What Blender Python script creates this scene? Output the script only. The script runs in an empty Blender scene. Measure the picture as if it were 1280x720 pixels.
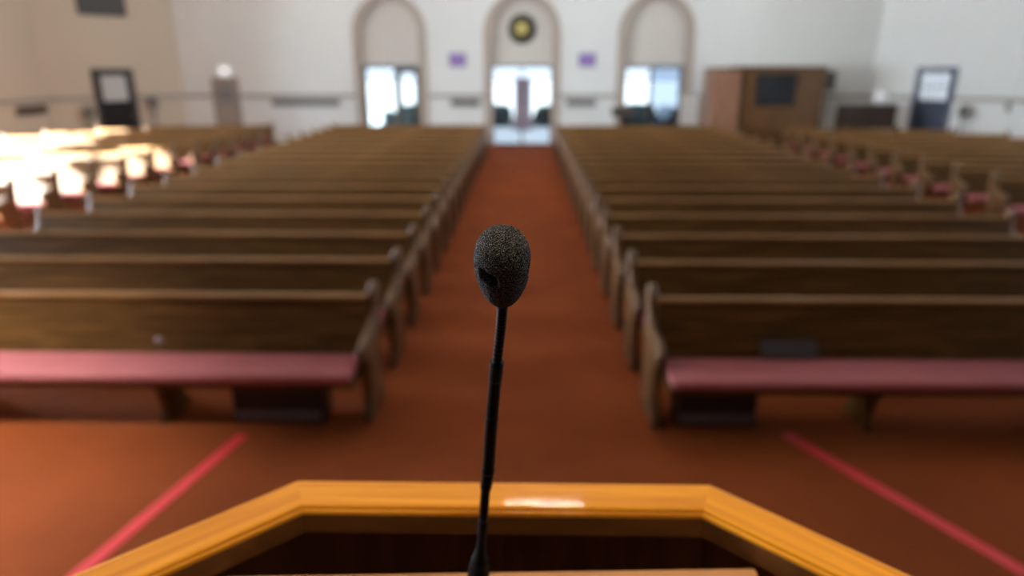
import bpy, bmesh, math, random
from mathutils import Vector, Matrix, noise
from mathutils.geometry import tessellate_polygon

random.seed(7)
S = bpy.context.scene
C = S.collection
R = math.radians

# ------------------------------------------------------------------ camera
FPX = 850.0                       # focal length in pixels of the 1280 px wide frame
PITCH = R(17.9); YAW = R(0.963); H = 2.47
cam_d = bpy.data.cameras.new('camera')
cam = bpy.data.objects.new('camera', cam_d); C.objects.link(cam)
cam_d.sensor_width = 36.0
cam_d.lens = FPX / 1280 * 36
cam.location = (0, 0, H)
cam.rotation_euler = (R(90) - PITCH, 0, YAW)
cam_d.clip_start = 0.02; cam_d.clip_end = 400
cam_d.dof.use_dof = True
cam_d.dof.focus_distance = 0.485
cam_d.dof.aperture_fstop = 3.0
S.camera = cam

# ------------------------------------------------------------------ world, sun, daylight, exposure
w = bpy.data.worlds.new('sky'); S.world = w; w.use_nodes = True
bg = w.node_tree.nodes['Background']
bg.inputs[0].default_value = (0.80, 0.90, 1.0, 1)
bg.inputs[1].default_value = 1.7
S.view_settings.view_transform = 'Standard'; S.view_settings.look = 'None'
S.view_settings.gamma = 1.0; S.view_settings.use_curve_mapping = False
S.view_settings.exposure = 0.0
S.cycles.use_denoising = True
S.cycles.max_bounces = 8
S.cycles.sample_clamp_indirect = 6.0

sun_d = bpy.data.lights.new('sun', 'SUN'); sun_d.energy = 260; sun_d.angle = R(1.0); sun_d.color = (0.94, 0.97, 1.0)
sun = bpy.data.objects.new('sun', sun_d); C.objects.link(sun)
sun_dir = Vector((1.0, 1.0, -0.62)).normalized()
sun.rotation_euler = sun_dir.to_track_quat('-Z', 'Y').to_euler()
sun.location = (-40, -20, 25)

def daylight(name, loc, sx, sy, aim, power, col):
    l = bpy.data.lights.new(name, 'AREA'); l.shape = 'RECTANGLE'; l.size = sx; l.size_y = sy
    l.energy = power; l.color = col
    o = bpy.data.objects.new(name, l); C.objects.link(o); o.location = loc
    o.rotation_euler = Vector(aim).to_track_quat('-Z', 'Z').to_euler()
    return o
# area lamps added at the unseen windows for sky light, stronger on the left
for y, wd, zc, ht, pw in ((1.8, 2.7, 3.1, 3.9, 250), (4.9, 2.7, 3.1, 3.9, 1500), (7.8, 2.3, 3.1, 3.9, 2100), (11.3, 3.8, 2.2, 2.2, 2000), (15.6, 3.8, 2.0, 1.7, 1500)):
    daylight('window_daylight', (-14.35, y, zc), wd, ht, (1, 0, 0), pw, (0.88, 0.95, 1.0))
for y, wd, zc, ht, pw in ((4.9, 2.7, 3.1, 3.9, 20), (7.8, 2.3, 3.1, 3.9, 250), (11.3, 3.8, 2.2, 2.2, 500), (15.6, 3.8, 2.0, 1.7, 700)):
    daylight('window_daylight', (14.35, y, zc), wd, ht, (-1, 0, 0), pw, (0.90, 0.96, 1.0))

# ------------------------------------------------------------------ helpers
def ray(px, py):
    st, ct = math.sin(PITCH), math.cos(PITCH)
    v = Vector((px - 640, FPX * ct + (360 - py) * st, -FPX * st + (360 - py) * ct))
    return Matrix.Rotation(YAW, 3, 'Z') @ v
def at_y(px, py, y):
    d = ray(px, py); t = y / d.y
    return Vector((d.x * t, y, H + d.z * t))
def at_z(px, py, z):
    d = ray(px, py); t = (z - H) / d.z
    return Vector((d.x * t, d.y * t, z))

def mesh_obj(name, bm, mat, parent=None, smooth=False):
    me = bpy.data.meshes.new(name)
    bmesh.ops.recalc_face_normals(bm, faces=bm.faces)
    bm.to_mesh(me); bm.free()
    if smooth:
        for p in me.polygons: p.use_smooth = True
    o = bpy.data.objects.new(name, me); C.objects.link(o)
    if mat: me.materials.append(mat)
    if parent: o.parent = parent
    return o
def tag(o, label=None, cat=None, group=None, kind=None):
    if label: o['label'] = label
    if cat: o['category'] = cat
    if group: o['group'] = group
    if kind: o['kind'] = kind
    return o
def empty(name, loc=(0, 0, 0), rz=0.0):
    o = bpy.data.objects.new(name, None); C.objects.link(o)
    o.location = loc; o.rotation_euler = (0, 0, rz); o.empty_display_size = 0.1
    return o
def struct(o, label=None):
    o['kind'] = 'structure'
    if label: o['label'] = label
    return o
def copy_tree(o, parent=None):
    c = o.copy(); C.objects.link(c); c.parent = parent
    for ch in [x for x in bpy.data.objects if x.parent == o]:
        copy_tree(ch, c)
    return c

def box(bm, x0, x1, y0, y1, z0, z1, bev=0.0, seg=2):
    b = bmesh.new()
    vs = [b.verts.new(p) for p in ((x0,y0,z0),(x1,y0,z0),(x1,y1,z0),(x0,y1,z0),(x0,y0,z1),(x1,y0,z1),(x1,y1,z1),(x0,y1,z1))]
    for f in ((0,3,2,1),(4,5,6,7),(0,1,5,4),(1,2,6,5),(2,3,7,6),(3,0,4,7)):
        b.faces.new([vs[i] for i in f])
    if bev:
        bmesh.ops.bevel(b, geom=b.edges[:], offset=bev, segments=seg, affect='EDGES', profile=0.5)
    join(bm, b)
def join(bm, b):
    me = bpy.data.meshes.new('tmp'); b.to_mesh(me); b.free(); bm.from_mesh(me); bpy.data.meshes.remove(me)
def bx(name, dims, mat, parent=None, bev=0.0):
    bm = bmesh.new(); box(bm, *dims, bev=bev)
    return mesh_obj(name, bm, mat, parent)
def prism(bm, pts, a0, a1, axis='x', bev=0.0, seg=2):
    """2D outline extruded: axis x -> pts are (y,z); y -> (x,z); z -> (x,y)."""
    b = bmesh.new()
    def P(p, a):
        return {'x': (a, p[0], p[1]), 'y': (p[0], a, p[1]), 'z': (p[0], p[1], a)}[axis]
    A = [b.verts.new(P(p, a0)) for p in pts]; B = [b.verts.new(P(p, a1)) for p in pts]
    tri = tessellate_polygon([[Vector((p[0], p[1], 0)) for p in pts]])
    n = len(pts)
    if bev:
        fa = b.faces.new(A); fb = b.faces.new(B[::-1])
    else:
        for t in tri:
            b.faces.new([A[i] for i in t]); b.faces.new([B[i] for i in t[::-1]])
    for i in range(n):
        b.faces.new((A[i], A[(i+1) % n], B[(i+1) % n], B[i]))
    bmesh.ops.recalc_face_normals(b, faces=b.faces)
    if bev:
        es = set(fa.edges) | set(fb.edges)
        bmesh.ops.bevel(b, geom=list(es), offset=bev, segments=seg, affect='EDGES', profile=0.5)
        bmesh.ops.triangulate(b, faces=[f for f in b.faces if len(f.verts) > 4])
    join(bm, b)
def lathe(bm, prof, n=24, M=None):
    rings = []
    for r, z in prof:
        if r < 1e-6: rings.append([bm.verts.new((0, 0, z))])
        else: rings.append([bm.verts.new((r*math.cos(2*math.pi*i/n), r*math.sin(2*math.pi*i/n), z)) for i in range(n)])
    for a, b_ in zip(rings[:-1], rings[1:]):
        for i in range(n):
            j = (i+1) % n
            if len(a) == 1 and len(b_) == 1: continue
            if len(a) == 1: bm.faces.new((a[0], b_[j], b_[i]))
            elif len(b_) == 1: bm.faces.new((a[i], a[j], b_[0]))
            else: bm.faces.new((a[i], a[j], b_[j], b_[i]))
    vs = [v for r_ in rings for v in r_]
    if M is not None:
        for v in vs: v.co = M @ v.co
    return rings
def tube(bm, pts, radii, n=16):
    pts = [Vector(p) for p in pts]
    rings = []
    up = Vector((1, 0, 0))
    for i, p in enumerate(pts):
        d = (pts[min(i+1, len(pts)-1)] - pts[max(i-1, 0)]).normalized()
        u = (up - d * up.dot(d))
        if u.length < 1e-4: u = Vector((0, 1, 0)) - d * d.y
        u.normalize(); v = d.cross(u)
        r = radii[i] if hasattr(radii, '__len__') else radii
        rings.append([bm.verts.new(p + (u*math.cos(2*math.pi*k/n) + v*math.sin(2*math.pi*k/n))*r) for k in range(n)])
    for a, b_ in zip(rings[:-1], rings[1:]):
        for k in range(n):
            bm.faces.new((a[k], a[(k+1) % n], b_[(k+1) % n], b_[k]))
    bm.faces.new(rings[0][::-1]); bm.faces.new(rings[-1])

# ------------------------------------------------------------------ materials
def mat(name, col, rough=0.6, spec=0.5, metal=0.0, noise=None, bump=0.0, bscale=50, emit=None, coat=0.0):
    m = bpy.data.materials.new(name); m.use_nodes = True
    nt = m.node_tree; b = nt.nodes['Principled BSDF']
    b.inputs['Base Color'].default_value = (*col, 1)
    b.inputs['Roughness'].default_value = rough
    b.inputs['Metallic'].default_value = metal
    b.inputs['Specular IOR Level'].default_value = spec
    b.inputs['Coat Weight'].default_value = coat
    tc = nt.nodes.new('ShaderNodeTexCoord')
    if noise:
        sc, amt = noise
        n = nt.nodes.new('ShaderNodeTexNoise'); n.inputs['Scale'].default_value = sc; n.inputs['Detail'].default_value = 5
        nt.links.new(tc.outputs['Object'], n.inputs['Vector'])
        cr = nt.nodes.new('ShaderNodeValToRGB')
        cr.color_ramp.elements[0].position = 0.3; cr.color_ramp.elements[1].position = 0.7
        cr.color_ramp.elements[0].color = (*[c*(1-amt) for c in col], 1)
        cr.color_ramp.elements[1].color = (*[min(1, c*(1+amt)) for c in col], 1)
        nt.links.new(n.outputs['Fac'], cr.inputs['Fac']); nt.links.new(cr.outputs['Color'], b.inputs['Base Color'])
    if bump:
        n2 = nt.nodes.new('ShaderNodeTexNoise'); n2.inputs['Scale'].default_value = bscale
        nt.links.new(tc.outputs['Object'], n2.inputs['Vector'])
        bp = nt.nodes.new('ShaderNodeBump'); bp.inputs['Strength'].default_value = bump; bp.inputs['Distance'].default_value = 0.01
        nt.links.new(n2.outputs['Fac'], bp.inputs['Height']); nt.links.new(bp.outputs['Normal'], b.inputs['Normal'])
    if emit:
        b.inputs['Emission Color'].default_value = (*emit[0], 1); b.inputs['Emission Strength'].default_value = emit[1]
    return m
def wood(name, dark, light, stretch=(1, 12, 12), scale=2.0, rough=0.35, coat=0.0, spec=0.5):
    m = bpy.data.materials.new(name); m.use_nodes = True
    nt = m.node_tree; b = nt.nodes['Principled BSDF']
    tc = nt.nodes.new('ShaderNodeTexCoord'); mp = nt.nodes.new('ShaderNodeMapping')
    mp.inputs['Scale'].default_value = stretch
    n = nt.nodes.new('ShaderNodeTexNoise'); n.inputs['Scale'].default_value = scale
    n.inputs['Detail'].default_value = 6; n.inputs['Distortion'].default_value = 0.6
    cr = nt.nodes.new('ShaderNodeValToRGB')
    cr.color_ramp.elements[0].position = 0.32; cr.color_ramp.elements[1].position = 0.72
    cr.color_ramp.elements[0].color = (*dark, 1); cr.color_ramp.elements[1].color = (*light, 1)
    nt.links.new(tc.outputs['Object'], mp.inputs['Vector']); nt.links.new(mp.outputs['Vector'], n.inputs['Vector'])
    nt.links.new(n.outputs['Fac'], cr.inputs['Fac']); nt.links.new(cr.outputs['Color'], b.inputs['Base Color'])
    b.inputs['Roughness'].default_value = rough; b.inputs['Coat Weight'].default_value = coat
    b.inputs['Specular IOR Level'].default_value = spec
    b.inputs['Coat Roughness'].default_value = 0.04
    return m
def glass(name, tint=(0.9, 0.95, 1.0)):
    m = bpy.data.materials.new(name); m.use_nodes = True
    nt = m.node_tree; nt.nodes.remove(nt.nodes['Principled BSDF'])
    out = nt.nodes['Material Output']
    t = nt.nodes.new('ShaderNodeBsdfTransparent'); t.inputs[0].default_value = (*tint, 1)
    g = nt.nodes.new('ShaderNodeBsdfGlossy'); g.inputs['Roughness'].default_value = 0.02
    fr = nt.nodes.new('ShaderNodeFresnel'); fr.inputs['IOR'].default_value = 1.3
    mx = nt.nodes.new('ShaderNodeMixShader')
    nt.links.new(fr.outputs[0], mx.inputs[0]); nt.links.new(t.outputs[0], mx.inputs[1]); nt.links.new(g.outputs[0], mx.inputs[2])
    nt.links.new(mx.outputs[0], out.inputs['Surface'])
    return m

M_wall = mat('wall_cream_paint', (0.67, 0.69, 0.67), 0.85, noise=(0.6, 0.03))
M_front = wood('front_dark_panelling', (0.03, 0.015, 0.007), (0.07, 0.036, 0.016), (6, 6, 1), 1.0, 0.5)  # dark tone given to the unseen front wall to cut bounced light
M_wall_left = mat('wall_tan_paint', (0.53, 0.47, 0.37), 0.85, noise=(0.6, 0.03))
M_ceil = mat('ceiling_paint', (0.70, 0.68, 0.64), 0.9)
M_tymp = mat('arch_panel_paint', (0.55, 0.52, 0.475), 0.85, noise=(0.8, 0.03))
M_casing_shade = mat('arch_casing_paint', (0.38, 0.325, 0.275), 0.7)  # shade of the niche reveal put into the casing colour
M_rail = mat('chair_rail_paint', (0.30, 0.275, 0.25), 0.6)
M_carpet = mat('carpet_rust', (0.205, 0.046, 0.010), 0.95, spec=0.10, noise=(1.1, 0.14), bump=0.4, bscale=400)
M_pew = wood('pew_oak', (0.048, 0.021, 0.0045), (0.135, 0.064, 0.015), (0.8, 9, 9), 2.2, 0.36, spec=0.22)
M_pew_lit_rail = wood('pew_rail_oak', (0.155, 0.074, 0.021), (0.27, 0.135, 0.044), (0.8, 9, 9), 2.2, 0.48, spec=0.15)  # pew oak made paler: light caught by the rail put into its colour
M_pew_end = wood('pew_end_oak', (0.070, 0.034, 0.012), (0.17, 0.086, 0.034), (9, 9, 1.0), 2.0, 0.42, coat=0.12, spec=0.30)
M_cushion = mat('cushion_fabric_rose', (0.33, 0.085, 0.085), 0.7, noise=(3, 0.08), bump=0.2, bscale=300)
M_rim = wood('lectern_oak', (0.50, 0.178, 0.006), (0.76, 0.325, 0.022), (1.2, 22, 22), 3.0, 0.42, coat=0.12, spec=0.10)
M_rim_d = wood('lectern_oak_diagonal', (0.40, 0.145, 0.018), (0.66, 0.29, 0.055), (6, 6, 6), 3.0, 0.28, coat=0.5)
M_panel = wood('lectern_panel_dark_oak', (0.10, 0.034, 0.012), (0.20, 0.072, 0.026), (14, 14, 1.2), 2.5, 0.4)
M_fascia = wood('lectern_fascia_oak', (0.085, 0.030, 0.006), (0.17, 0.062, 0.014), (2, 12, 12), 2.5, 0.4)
M_board = wood('reading_board_oak', (0.40, 0.18, 0.06), (0.58, 0.28, 0.10), (1.2, 14, 14), 3.0, 0.45)
M_tape = mat('red_tape', (0.62, 0.035, 0.04), 0.5, noise=(6, 0.06))
M_black = mat('black_plastic', (0.006, 0.006, 0.008), 0.5, spec=0.14)
M_blackmetal = mat('black_metal', (0.006, 0.0045, 0.004), 0.5, spec=0.10)
M_blackbox = mat('box_black_paint', (0.016, 0.016, 0.018), 0.4)
M_doorframe = mat('door_frame_dark', (0.045, 0.038, 0.034), 0.5)
M_doordark = mat('door_black_paint', (0.010, 0.010, 0.011), 0.6, spec=0.2)
M_doorblue = mat('door_slate_blue_paint', (0.026, 0.036, 0.066), 0.5, spec=0.3)
M_doorblue_f = mat('door_frame_grey_blue', (0.16, 0.17, 0.24), 0.5)
M_doortan = mat('door_taupe_paint', (0.27, 0.225, 0.19), 0.55)
M_frost = mat('frosted_pane', (0.42, 0.44, 0.43), 0.3)
M_frost_w = mat('white_pane', (0.66, 0.72, 0.78), 0.3)
M_glass = glass('clear_glass', (0.93, 0.97, 1.0))
M_grille = mat('grille_grey_metal', (0.20, 0.19, 0.18), 0.5, metal=0.2)
M_lip = mat('box_grey_lip', (0.10, 0.095, 0.10), 0.5)
M_grille_d = mat('grille_dark_metal', (0.05, 0.045, 0.04), 0.5, metal=0.2)
M_purple = mat('sign_purple', (0.16, 0.075, 0.34), 0.6)
M_purple_l = mat('sign_lilac', (0.42, 0.30, 0.66), 0.6)
M_signframe = mat('sign_frame_grey', (0.44, 0.42, 0.46), 0.6)
M_med_dark = mat('medallion_dark_bronze', (0.030, 0.026, 0.016), 0.45, metal=0.3)
M_med_gold = mat('medallion_gold', (0.52, 0.44, 0.14), 0.4, metal=0.3)
M_cab = wood('cabinet_oak', (0.060, 0.025, 0.006), (0.14, 0.064, 0.018), (6, 6, 1), 2.0, 0.35)
M_cab_red = wood('cabinet_red_oak', (0.20, 0.095, 0.056), (0.31, 0.16, 0.10), (6, 6, 1), 2.0, 0.3)
M_screen = mat('dark_glass', (0.012, 0.013, 0.016), 0.12)
M_piano = wood('piano_dark_walnut', (0.016, 0.009, 0.006), (0.045, 0.024, 0.014), (1, 8, 8), 2.0, 0.3)
M_ivory = mat('piano_ivory', (0.7, 0.66, 0.56), 0.35)
M_white = mat('white_enamel', (0.82, 0.84, 0.86), 0.35)
M_greystand = mat('stand_grey_green', (0.16, 0.17, 0.15), 0.5)
M_pave = mat('pale_pavement', (0.60, 0.62, 0.64), 0.7, noise=(0.7, 0.08))
M_hedge = mat('hedge_leaves', (0.022, 0.036, 0.036), 0.7, noise=(5, 0.4), bump=0.6, bscale=12)
M_pier = mat('pink_stone', (0.30, 0.205, 0.235), 0.8, noise=(4, 0.06))
M_lampglass = mat('lamp_globe_lit', (0.9, 0.88, 0.82), 0.4, emit=((1, 0.90, 0.74), 5.0))
M_brass = mat('brass', (0.45, 0.30, 0.10), 0.35, metal=0.9)
M_exit = mat('exit_lamp_lit', (0.9, 0.92, 0.95), 0.4, emit=((1, 1, 1), 0.5))
M_book = mat('hymnal_grey_cover', (0.045, 0.037, 0.038), 0.7)
M_plate = mat('plate_pewter', (0.38, 0.36, 0.37), 0.35, metal=0.4)
M_paper = mat('paper', (0.78, 0.76, 0.72), 0.8)
M_platform = mat('platform_carpet', (0.20, 0.058, 0.026), 0.95, spec=0.15, bump=0.4, bscale=400)

# ------------------------------------------------------------------ room shell
RY = 23.2; LX = -14.0; RX = 14.0; CH = 8.5; FRY = -5.0
LC = (-11.26, RY); LD = (-14.0, 20.46)      # ends of the left slanted wall
RC = (11.26, RY); RD = (14.0, 20.46)

bm = bmesh.new()
prism(bm, [(LX, FRY), (RX, FRY), RD, (RC[0], RY + 0.35), (LC[0], RY + 0.35), LD], -0.15, 0.0, 'z')
struct(mesh_obj('floor', bm, M_carpet), 'rust brown carpet')
bm = bmesh.new()
prism(bm, [(LX - .3, FRY - .3), (RX + .3, FRY - .3), (RD[0] + .3, RD[1]), (RC[0] + .2, RY + .4), (LC[0] - .2, RY + .4), (LD[0] - .3, LD[1])], CH, CH + 0.2, 'z')
struct(mesh_obj('ceiling', bm, M_ceil), 'plain painted ceiling')

bm = bmesh.new(); prism(bm, [(-14.8, CH + .2), (14.8, CH + .2), (0, 17.0)], FRY - .5, RY + .35, 'y')  # unseen roof added so its shadow keeps sun off the ground outside
struct(mesh_obj('roof', bm, mat('roof_shingle', (0.08, 0.075, 0.07), 0.9)), 'gabled roof over the hall')

# arches in the rear wall
def px_x(px): return at_y(px, 86, RY).x
ARCH = [(px_x(488.5), 1.03), (px_x(652.5), 1.07), (px_x(818), 1.05)]
SPRING = 3.55
def arch_pts(cx, r, n=20, z0=0.0):
    pts = [(cx - r, z0)]
    for i in range(n + 1):
        a = math.pi - math.pi * i / n
        pts.append((cx + r * math.cos(a), SPRING + r * math.sin(a)))
    pts.append((cx + r, z0))
    return pts
outline = [(LC[0] - 0.1, 0.0)]
for cx, r in ARCH: outline += arch_pts(cx, r)
outline += [(RC[0] + 0.1, 0.0), (RC[0] + 0.1, CH), (LC[0] - 0.1, CH)]
bm = bmesh.new(); prism(bm, outline, RY, RY + 0.35, 'y')
wall_rear = struct(mesh_obj('wall_rear', bm, M_wall), 'cream rear wall with three tall arches')

def wall_seg(name, A, B, mat_, label, th=0.3):
    """solid wall, A->B with the room on the right-hand side of the walk"""
    d = Vector((B[0]-A[0], B[1]-A[1])).normalized(); n = Vector((-d.y, d.x)) * th
    bm = bmesh.new(); prism(bm, [A, B, (B[0]+n.x, B[1]+n.y), (A[0]+n.x, A[1]+n.y)], 0, CH, 'z')
    return struct(mesh_obj(name, bm, mat_), label)
wall_seg('wall_rear_left', LD, LC, M_wall_left, 'tan slanted wall at the left rear corner')
wall_seg('wall_rear_right', RC, RD, M_wall, 'bright slanted wall at the right rear corner')
wall_seg('wall_front', (RX, FRY), (LX, FRY), M_front, 'dark panelled wall behind the pulpit')

WIN_L = [(0.4, 3.2, 1.1, 4.85), (3.5, 6.3, 1.1, 4.85), (6.6, 9.0, 1.1, 4.85), (9.3, 13.3, 1.1, 3.4), (13.6, 17.6, 1.1, 2.9)]  # unseen windows, spans and heads set to shape the sun patch
WIN = WIN_L[1:]
def wall_with_windows(name, x0, x1, wins, y1, mat_, label):
    bm = bmesh.new(); y = FRY
    for (a, b, s, h) in wins:
        box(bm, x0, x1, y, a, 0, CH); box(bm, x0, x1, a, b, 0, s); box(bm, x0, x1, a, b, h, CH); y = b
    box(bm, x0, x1, y, y1, 0, CH)
    return struct(mesh_obj(name, bm, mat_), label)
wall_with_windows('wall_left', LX - 0.3, LX, WIN_L, LD[1], M_wall_left, 'tan left side wall')
wall_with_windows('wall_right', RX, RX + 0.3, WIN, RD[1], M_wall, 'cream right side wall')
nwin = 0
for side, wins in ((-1, WIN_L), (1, WIN)):
    for (a, b, s, h) in wins:
        nwin += 1
        xo = side * 14.15
        we = struct(empty('window_%d' % nwin, (xo, (a+b)/2, s)))
        wd, ht = b - a, h - s
        for nm, d in (('window_jamb', (-.05, .05, -wd/2, -wd/2+.07, 0, ht)), ('window_jamb', (-.05, .05, wd/2-.07, wd/2, 0, ht)),
                      ('window_head', (-.05, .05, -wd/2+.07, wd/2-.07, ht-.07, ht)), ('window_sill', (-.09, .09, -wd/2+.07, wd/2-.07, 0, .07)),
                      ('mullion', (-.03, .03, -.03, .03, .07, ht-.07))):
            bx(nm, d, M_white, we)
        for q in (-1, 1):
            c0, c1 = sorted((q*0.03, q*(wd/2-.07)))
            bx('pane', (-.004, .004, c0, c1, .07, ht-.07), M_glass, we)

# platform behind the lectern
bm = bmesh.new(); box(bm, -4.5, 4.5, FRY + 0.01, 1.15, 0, 0.80, bev=0.02)
struct(mesh_obj('platform', bm, M_platform), 'carpeted pulpit platform')

# chair rails
def rail(n, A, B, z0=1.54, z1=1.66, th=0.04, m=M_rail):
    d = Vector((B[0]-A[0], B[1]-A[1])).normalized(); nn = Vector((d.y, -d.x)) * th
    bm = bmesh.new(); prism(bm, [A, B, (B[0]+nn.x, B[1]+nn.y), (A[0]+nn.x, A[1]+nn.y)], z0, z1, 'z')
    struct(mesh_obj('trim_%d' % n, bm, m), 'narrow chair rail along the wall')
xs = [LC[0]] + [v for cx, r in ARCH for v in (cx - r - .17, cx + r + .17)] + [RC[0]]
n_tr = 0
for a, b in zip(xs[0::2], xs[1::2]):
    n_tr += 1; rail(n_tr, (a, RY), (b, RY))

# slanted-wall frames: local x along the wall (left to right seen from the room), local y out of the room, z up
def wall_frame(A, B):
    d = Vector((B[0]-A[0], B[1]-A[1], 0)).normalized()
    return Vector((A[0], A[1], 0)), d, math.atan2(d.y, d.x)
def hit_wall(px, py, A, B):
    o, d, a = wall_frame(A, B); n = Vector((-d.y, d.x, 0)); r = ray(px, py)
    t = o.dot(n) / r.dot(n); p = Vector((0, 0, H)) + r * t
    return (p - o).dot(d), p.z
def wall_point(A, B, u, off=0.0, z=0.0):
    o, d, a = wall_frame(A, B); n = Vector((d.y, -d.x, 0))
    p = o + d * u + n * off; return (p.x, p.y, z)

u0l = hit_wall(118, 120, LD, LC)[0]; u1l = hit_wall(170, 120, LD, LC)[0]
u0r = hit_wall(1141, 120, RC, RD)[0]; u1r = hit_wall(1193, 120, RC, RD)[0]
def on_wall(A, B, u): p = wall_point(A, B, u); return (p[0], p[1])
for A, B, segs in ((LD, LC, ((0, u0l), (u1l, 3.87))), (RC, RD, ((0, u0r), (u1r, 3.87)))):
    for a, b in segs:
        n_tr += 1; rail(n_tr, on_wall(A, B, a), on_wall(A, B, b))
n_tr += 1; rail(n_tr, (LX, 17.6), LD)
n_tr += 1; rail(n_tr, RD, (RX, 11.6))

# ------------------------------------------------------------------ arches: casing, panel, doors
def arch_ring(bm, cx, r0, r1, z0, y0, y1, n=24):
    outer = arch_pts(cx, r1, n, z0); inner = arch_pts(cx, r0, n, z0)
    for i in range(len(outer) - 1):
        q = [outer[i], outer[i+1], inner[i+1], inner[i]]
        prism(bm, q, y0, y1, 'y')
HEAD = 2.60
for k, (cx, r) in enumerate(ARCH):
    n_tr += 1
    bm = bmesh.new(); arch_ring(bm, cx, r - 0.10, r + 0.17, 0.0, RY - 0.05, RY + 0.05)
    struct(mesh_obj('trim_%d' % n_tr, bm, M_casing_shade), 'taupe arched casing around the doorway')
    bm = bmesh.new(); pts = [(cx - r + .005, HEAD)] + arch_pts(cx, r - .005)[1:-1] + [(cx + r - .005, HEAD)]
    prism(bm, pts, RY + 0.14, RY + 0.30, 'y')
    struct(mesh_obj('wall_arch_panel' if k == 0 else 'wall_arch_panel.%03d' % k, bm, M_tymp), 'beige panel filling the arch over the doors')

M_glass_blue = glass('blue_tinted_glass', (0.58, 0.64, 0.72))
def leaf(parent, x0, x1, z0, z1, stile, m, gm=None):
    d = bx('door_leaf', (x0, x1, -.025, .025, z1 - stile * 1.3, z1), m, parent)
    bx('stile', (x0, x0 + stile, -.025, .025, z0, z1 - stile*1.3), m, d)
    bx('stile', (x1 - stile, x1, -.025, .025, z0, z1 - stile*1.3), m, d)
    bx('bottom_rail', (x0 + stile, x1 - stile, -.025, .025, z0, z0 + stile * 1.5), m, d)
    bx('pane', (x0 + stile, x1 - stile, -.004, .004, z0 + stile*1.5, z1 - stile*1.3), gm or M_glass, d)
    bm = bmesh.new(); tube(bm, [(x1 - stile/2, -.025, 1.0), (x1 - stile/2, -.07, 1.02), (x1 - stile/2, -.07, 1.28), (x1 - stile/2, -.025, 1.3)], .012, 8)
    mesh_obj('handle', bm, M_brass, d)
for k, (cx, r) in enumerate(ARCH):
    de = struct(empty('door_%d' % (k + 1), (cx, RY + 0.22, 0)), ('glazed double door under the left arch', 'glazed double door at the end of the centre aisle', 'glazed double door under the right arch')[k])
    hw = r - 0.005
    fr = 0.09 if k == 1 else 0.12
    bx('door_frame', (-hw, -hw + fr, -.06, .06, 0, HEAD - .005), M_doorframe, de)
    bx('door_frame', (hw - fr, hw, -.06, .06, 0, HEAD - .005), M_doorframe, de)
    bx('door_frame', (-hw + fr, hw - fr, -.06, .06, HEAD - .06, HEAD - .005), M_doorframe, de)
    mid = (0.0, 0.0, -0.06)[k]
    if k == 0: mid = 0.12
    s0, s1 = ((.05, .16), (.035, .035), (.05, .05))[k]
    leaf(de, -hw + fr + .005, mid - .004, .01, HEAD - .07, s0, M_doorframe)
    leaf(de, mid + .004, hw - fr - .005, .01, HEAD - .07, s1, M_doorframe, M_glass_blue if k == 2 else None)

# solid doors on the side and rear walls
def panel_door(name, label, loc, rz, wd, ht, m_leaf, m_frame, m_pane, muntins=0, fw=0.10):
    e = struct(empty(name, loc, rz), label)
    bx('door_frame', (-wd/2, -wd/2 + fw, -.06, -.001, 0, ht), m_frame, e)
    bx('door_frame', (wd/2 - fw, wd/2, -.06, -.001, 0, ht), m_frame, e)
    bx('door_frame', (-wd/2 + fw, wd/2 - fw, -.06, -.001, ht - fw, ht), m_frame, e)
    a, b = -wd/2 + fw, wd/2 - fw
    d = bx('door_leaf', (a, b, -.035, -.001, 0.005, ht - fw), m_leaf, e)
    lo = bx('lower_panel', (a + .12, b - .12, -.043, -.035, .15, ht*0.52), m_leaf, d)
    z0, z1 = ht * 0.61, ht - fw - .10
    bx('pane', (a + .13, b - .13, -.040, -.035, z0, z1), m_pane, d)
    for q in range(muntins):
        xx = a + .13 + (b - a - .26) * (q + 1) / (muntins + 1)
        bx('muntin', (xx - .018, xx + .018, -.05, -.040, z0, z1), m_leaf, d)
    if muntins: bx('muntin', (a + .13, b - .13, -.05, -.0401, (z0+z1)/2 - .018, (z0+z1)/2 + .018), m_leaf, d)
    bm = bmesh.new(); lathe(bm, [(0, 0), (.012, 0), (.012, .03), (.028, .04), (.030, .055), (.018, .07), (0, .072)], 12,
                            Matrix.Translation((b - .07, -.035, ht*.42)) @ Matrix.Rotation(R(90), 4, 'X'))
    mesh_obj('door_knob', bm, M_brass, d, True)
    return e
o_, d_, al = wall_frame(LD, LC)
panel_door('door_4', 'black door with pale window on tan slanted wall', wall_point(LD, LC, (u0l+u1l)/2), al, u1l-u0l, 2.46, M_doordark, M_doorframe, M_frost)
o_, d_, ar = wall_frame(RC, RD)
panel_door('door_5', 'slate blue door with barred window on bright slanted wall', wall_point(RC, RD, (u0r+u1r)/2), ar, u1r-u0r, 2.52, M_doorblue, M_doorblue_f, M_frost_w, 2, 0.07)
xa, xb = at_y(267, 120, RY).x, at_y(300, 120, RY).x
panel_door('door_6', 'taupe door under the small white lamp near the left rear corner', ((xa+xb)/2, RY, 0), 0, xb-xa, 2.19, M_doortan, M_doortan, M_grille, 0, 0.06)

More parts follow.
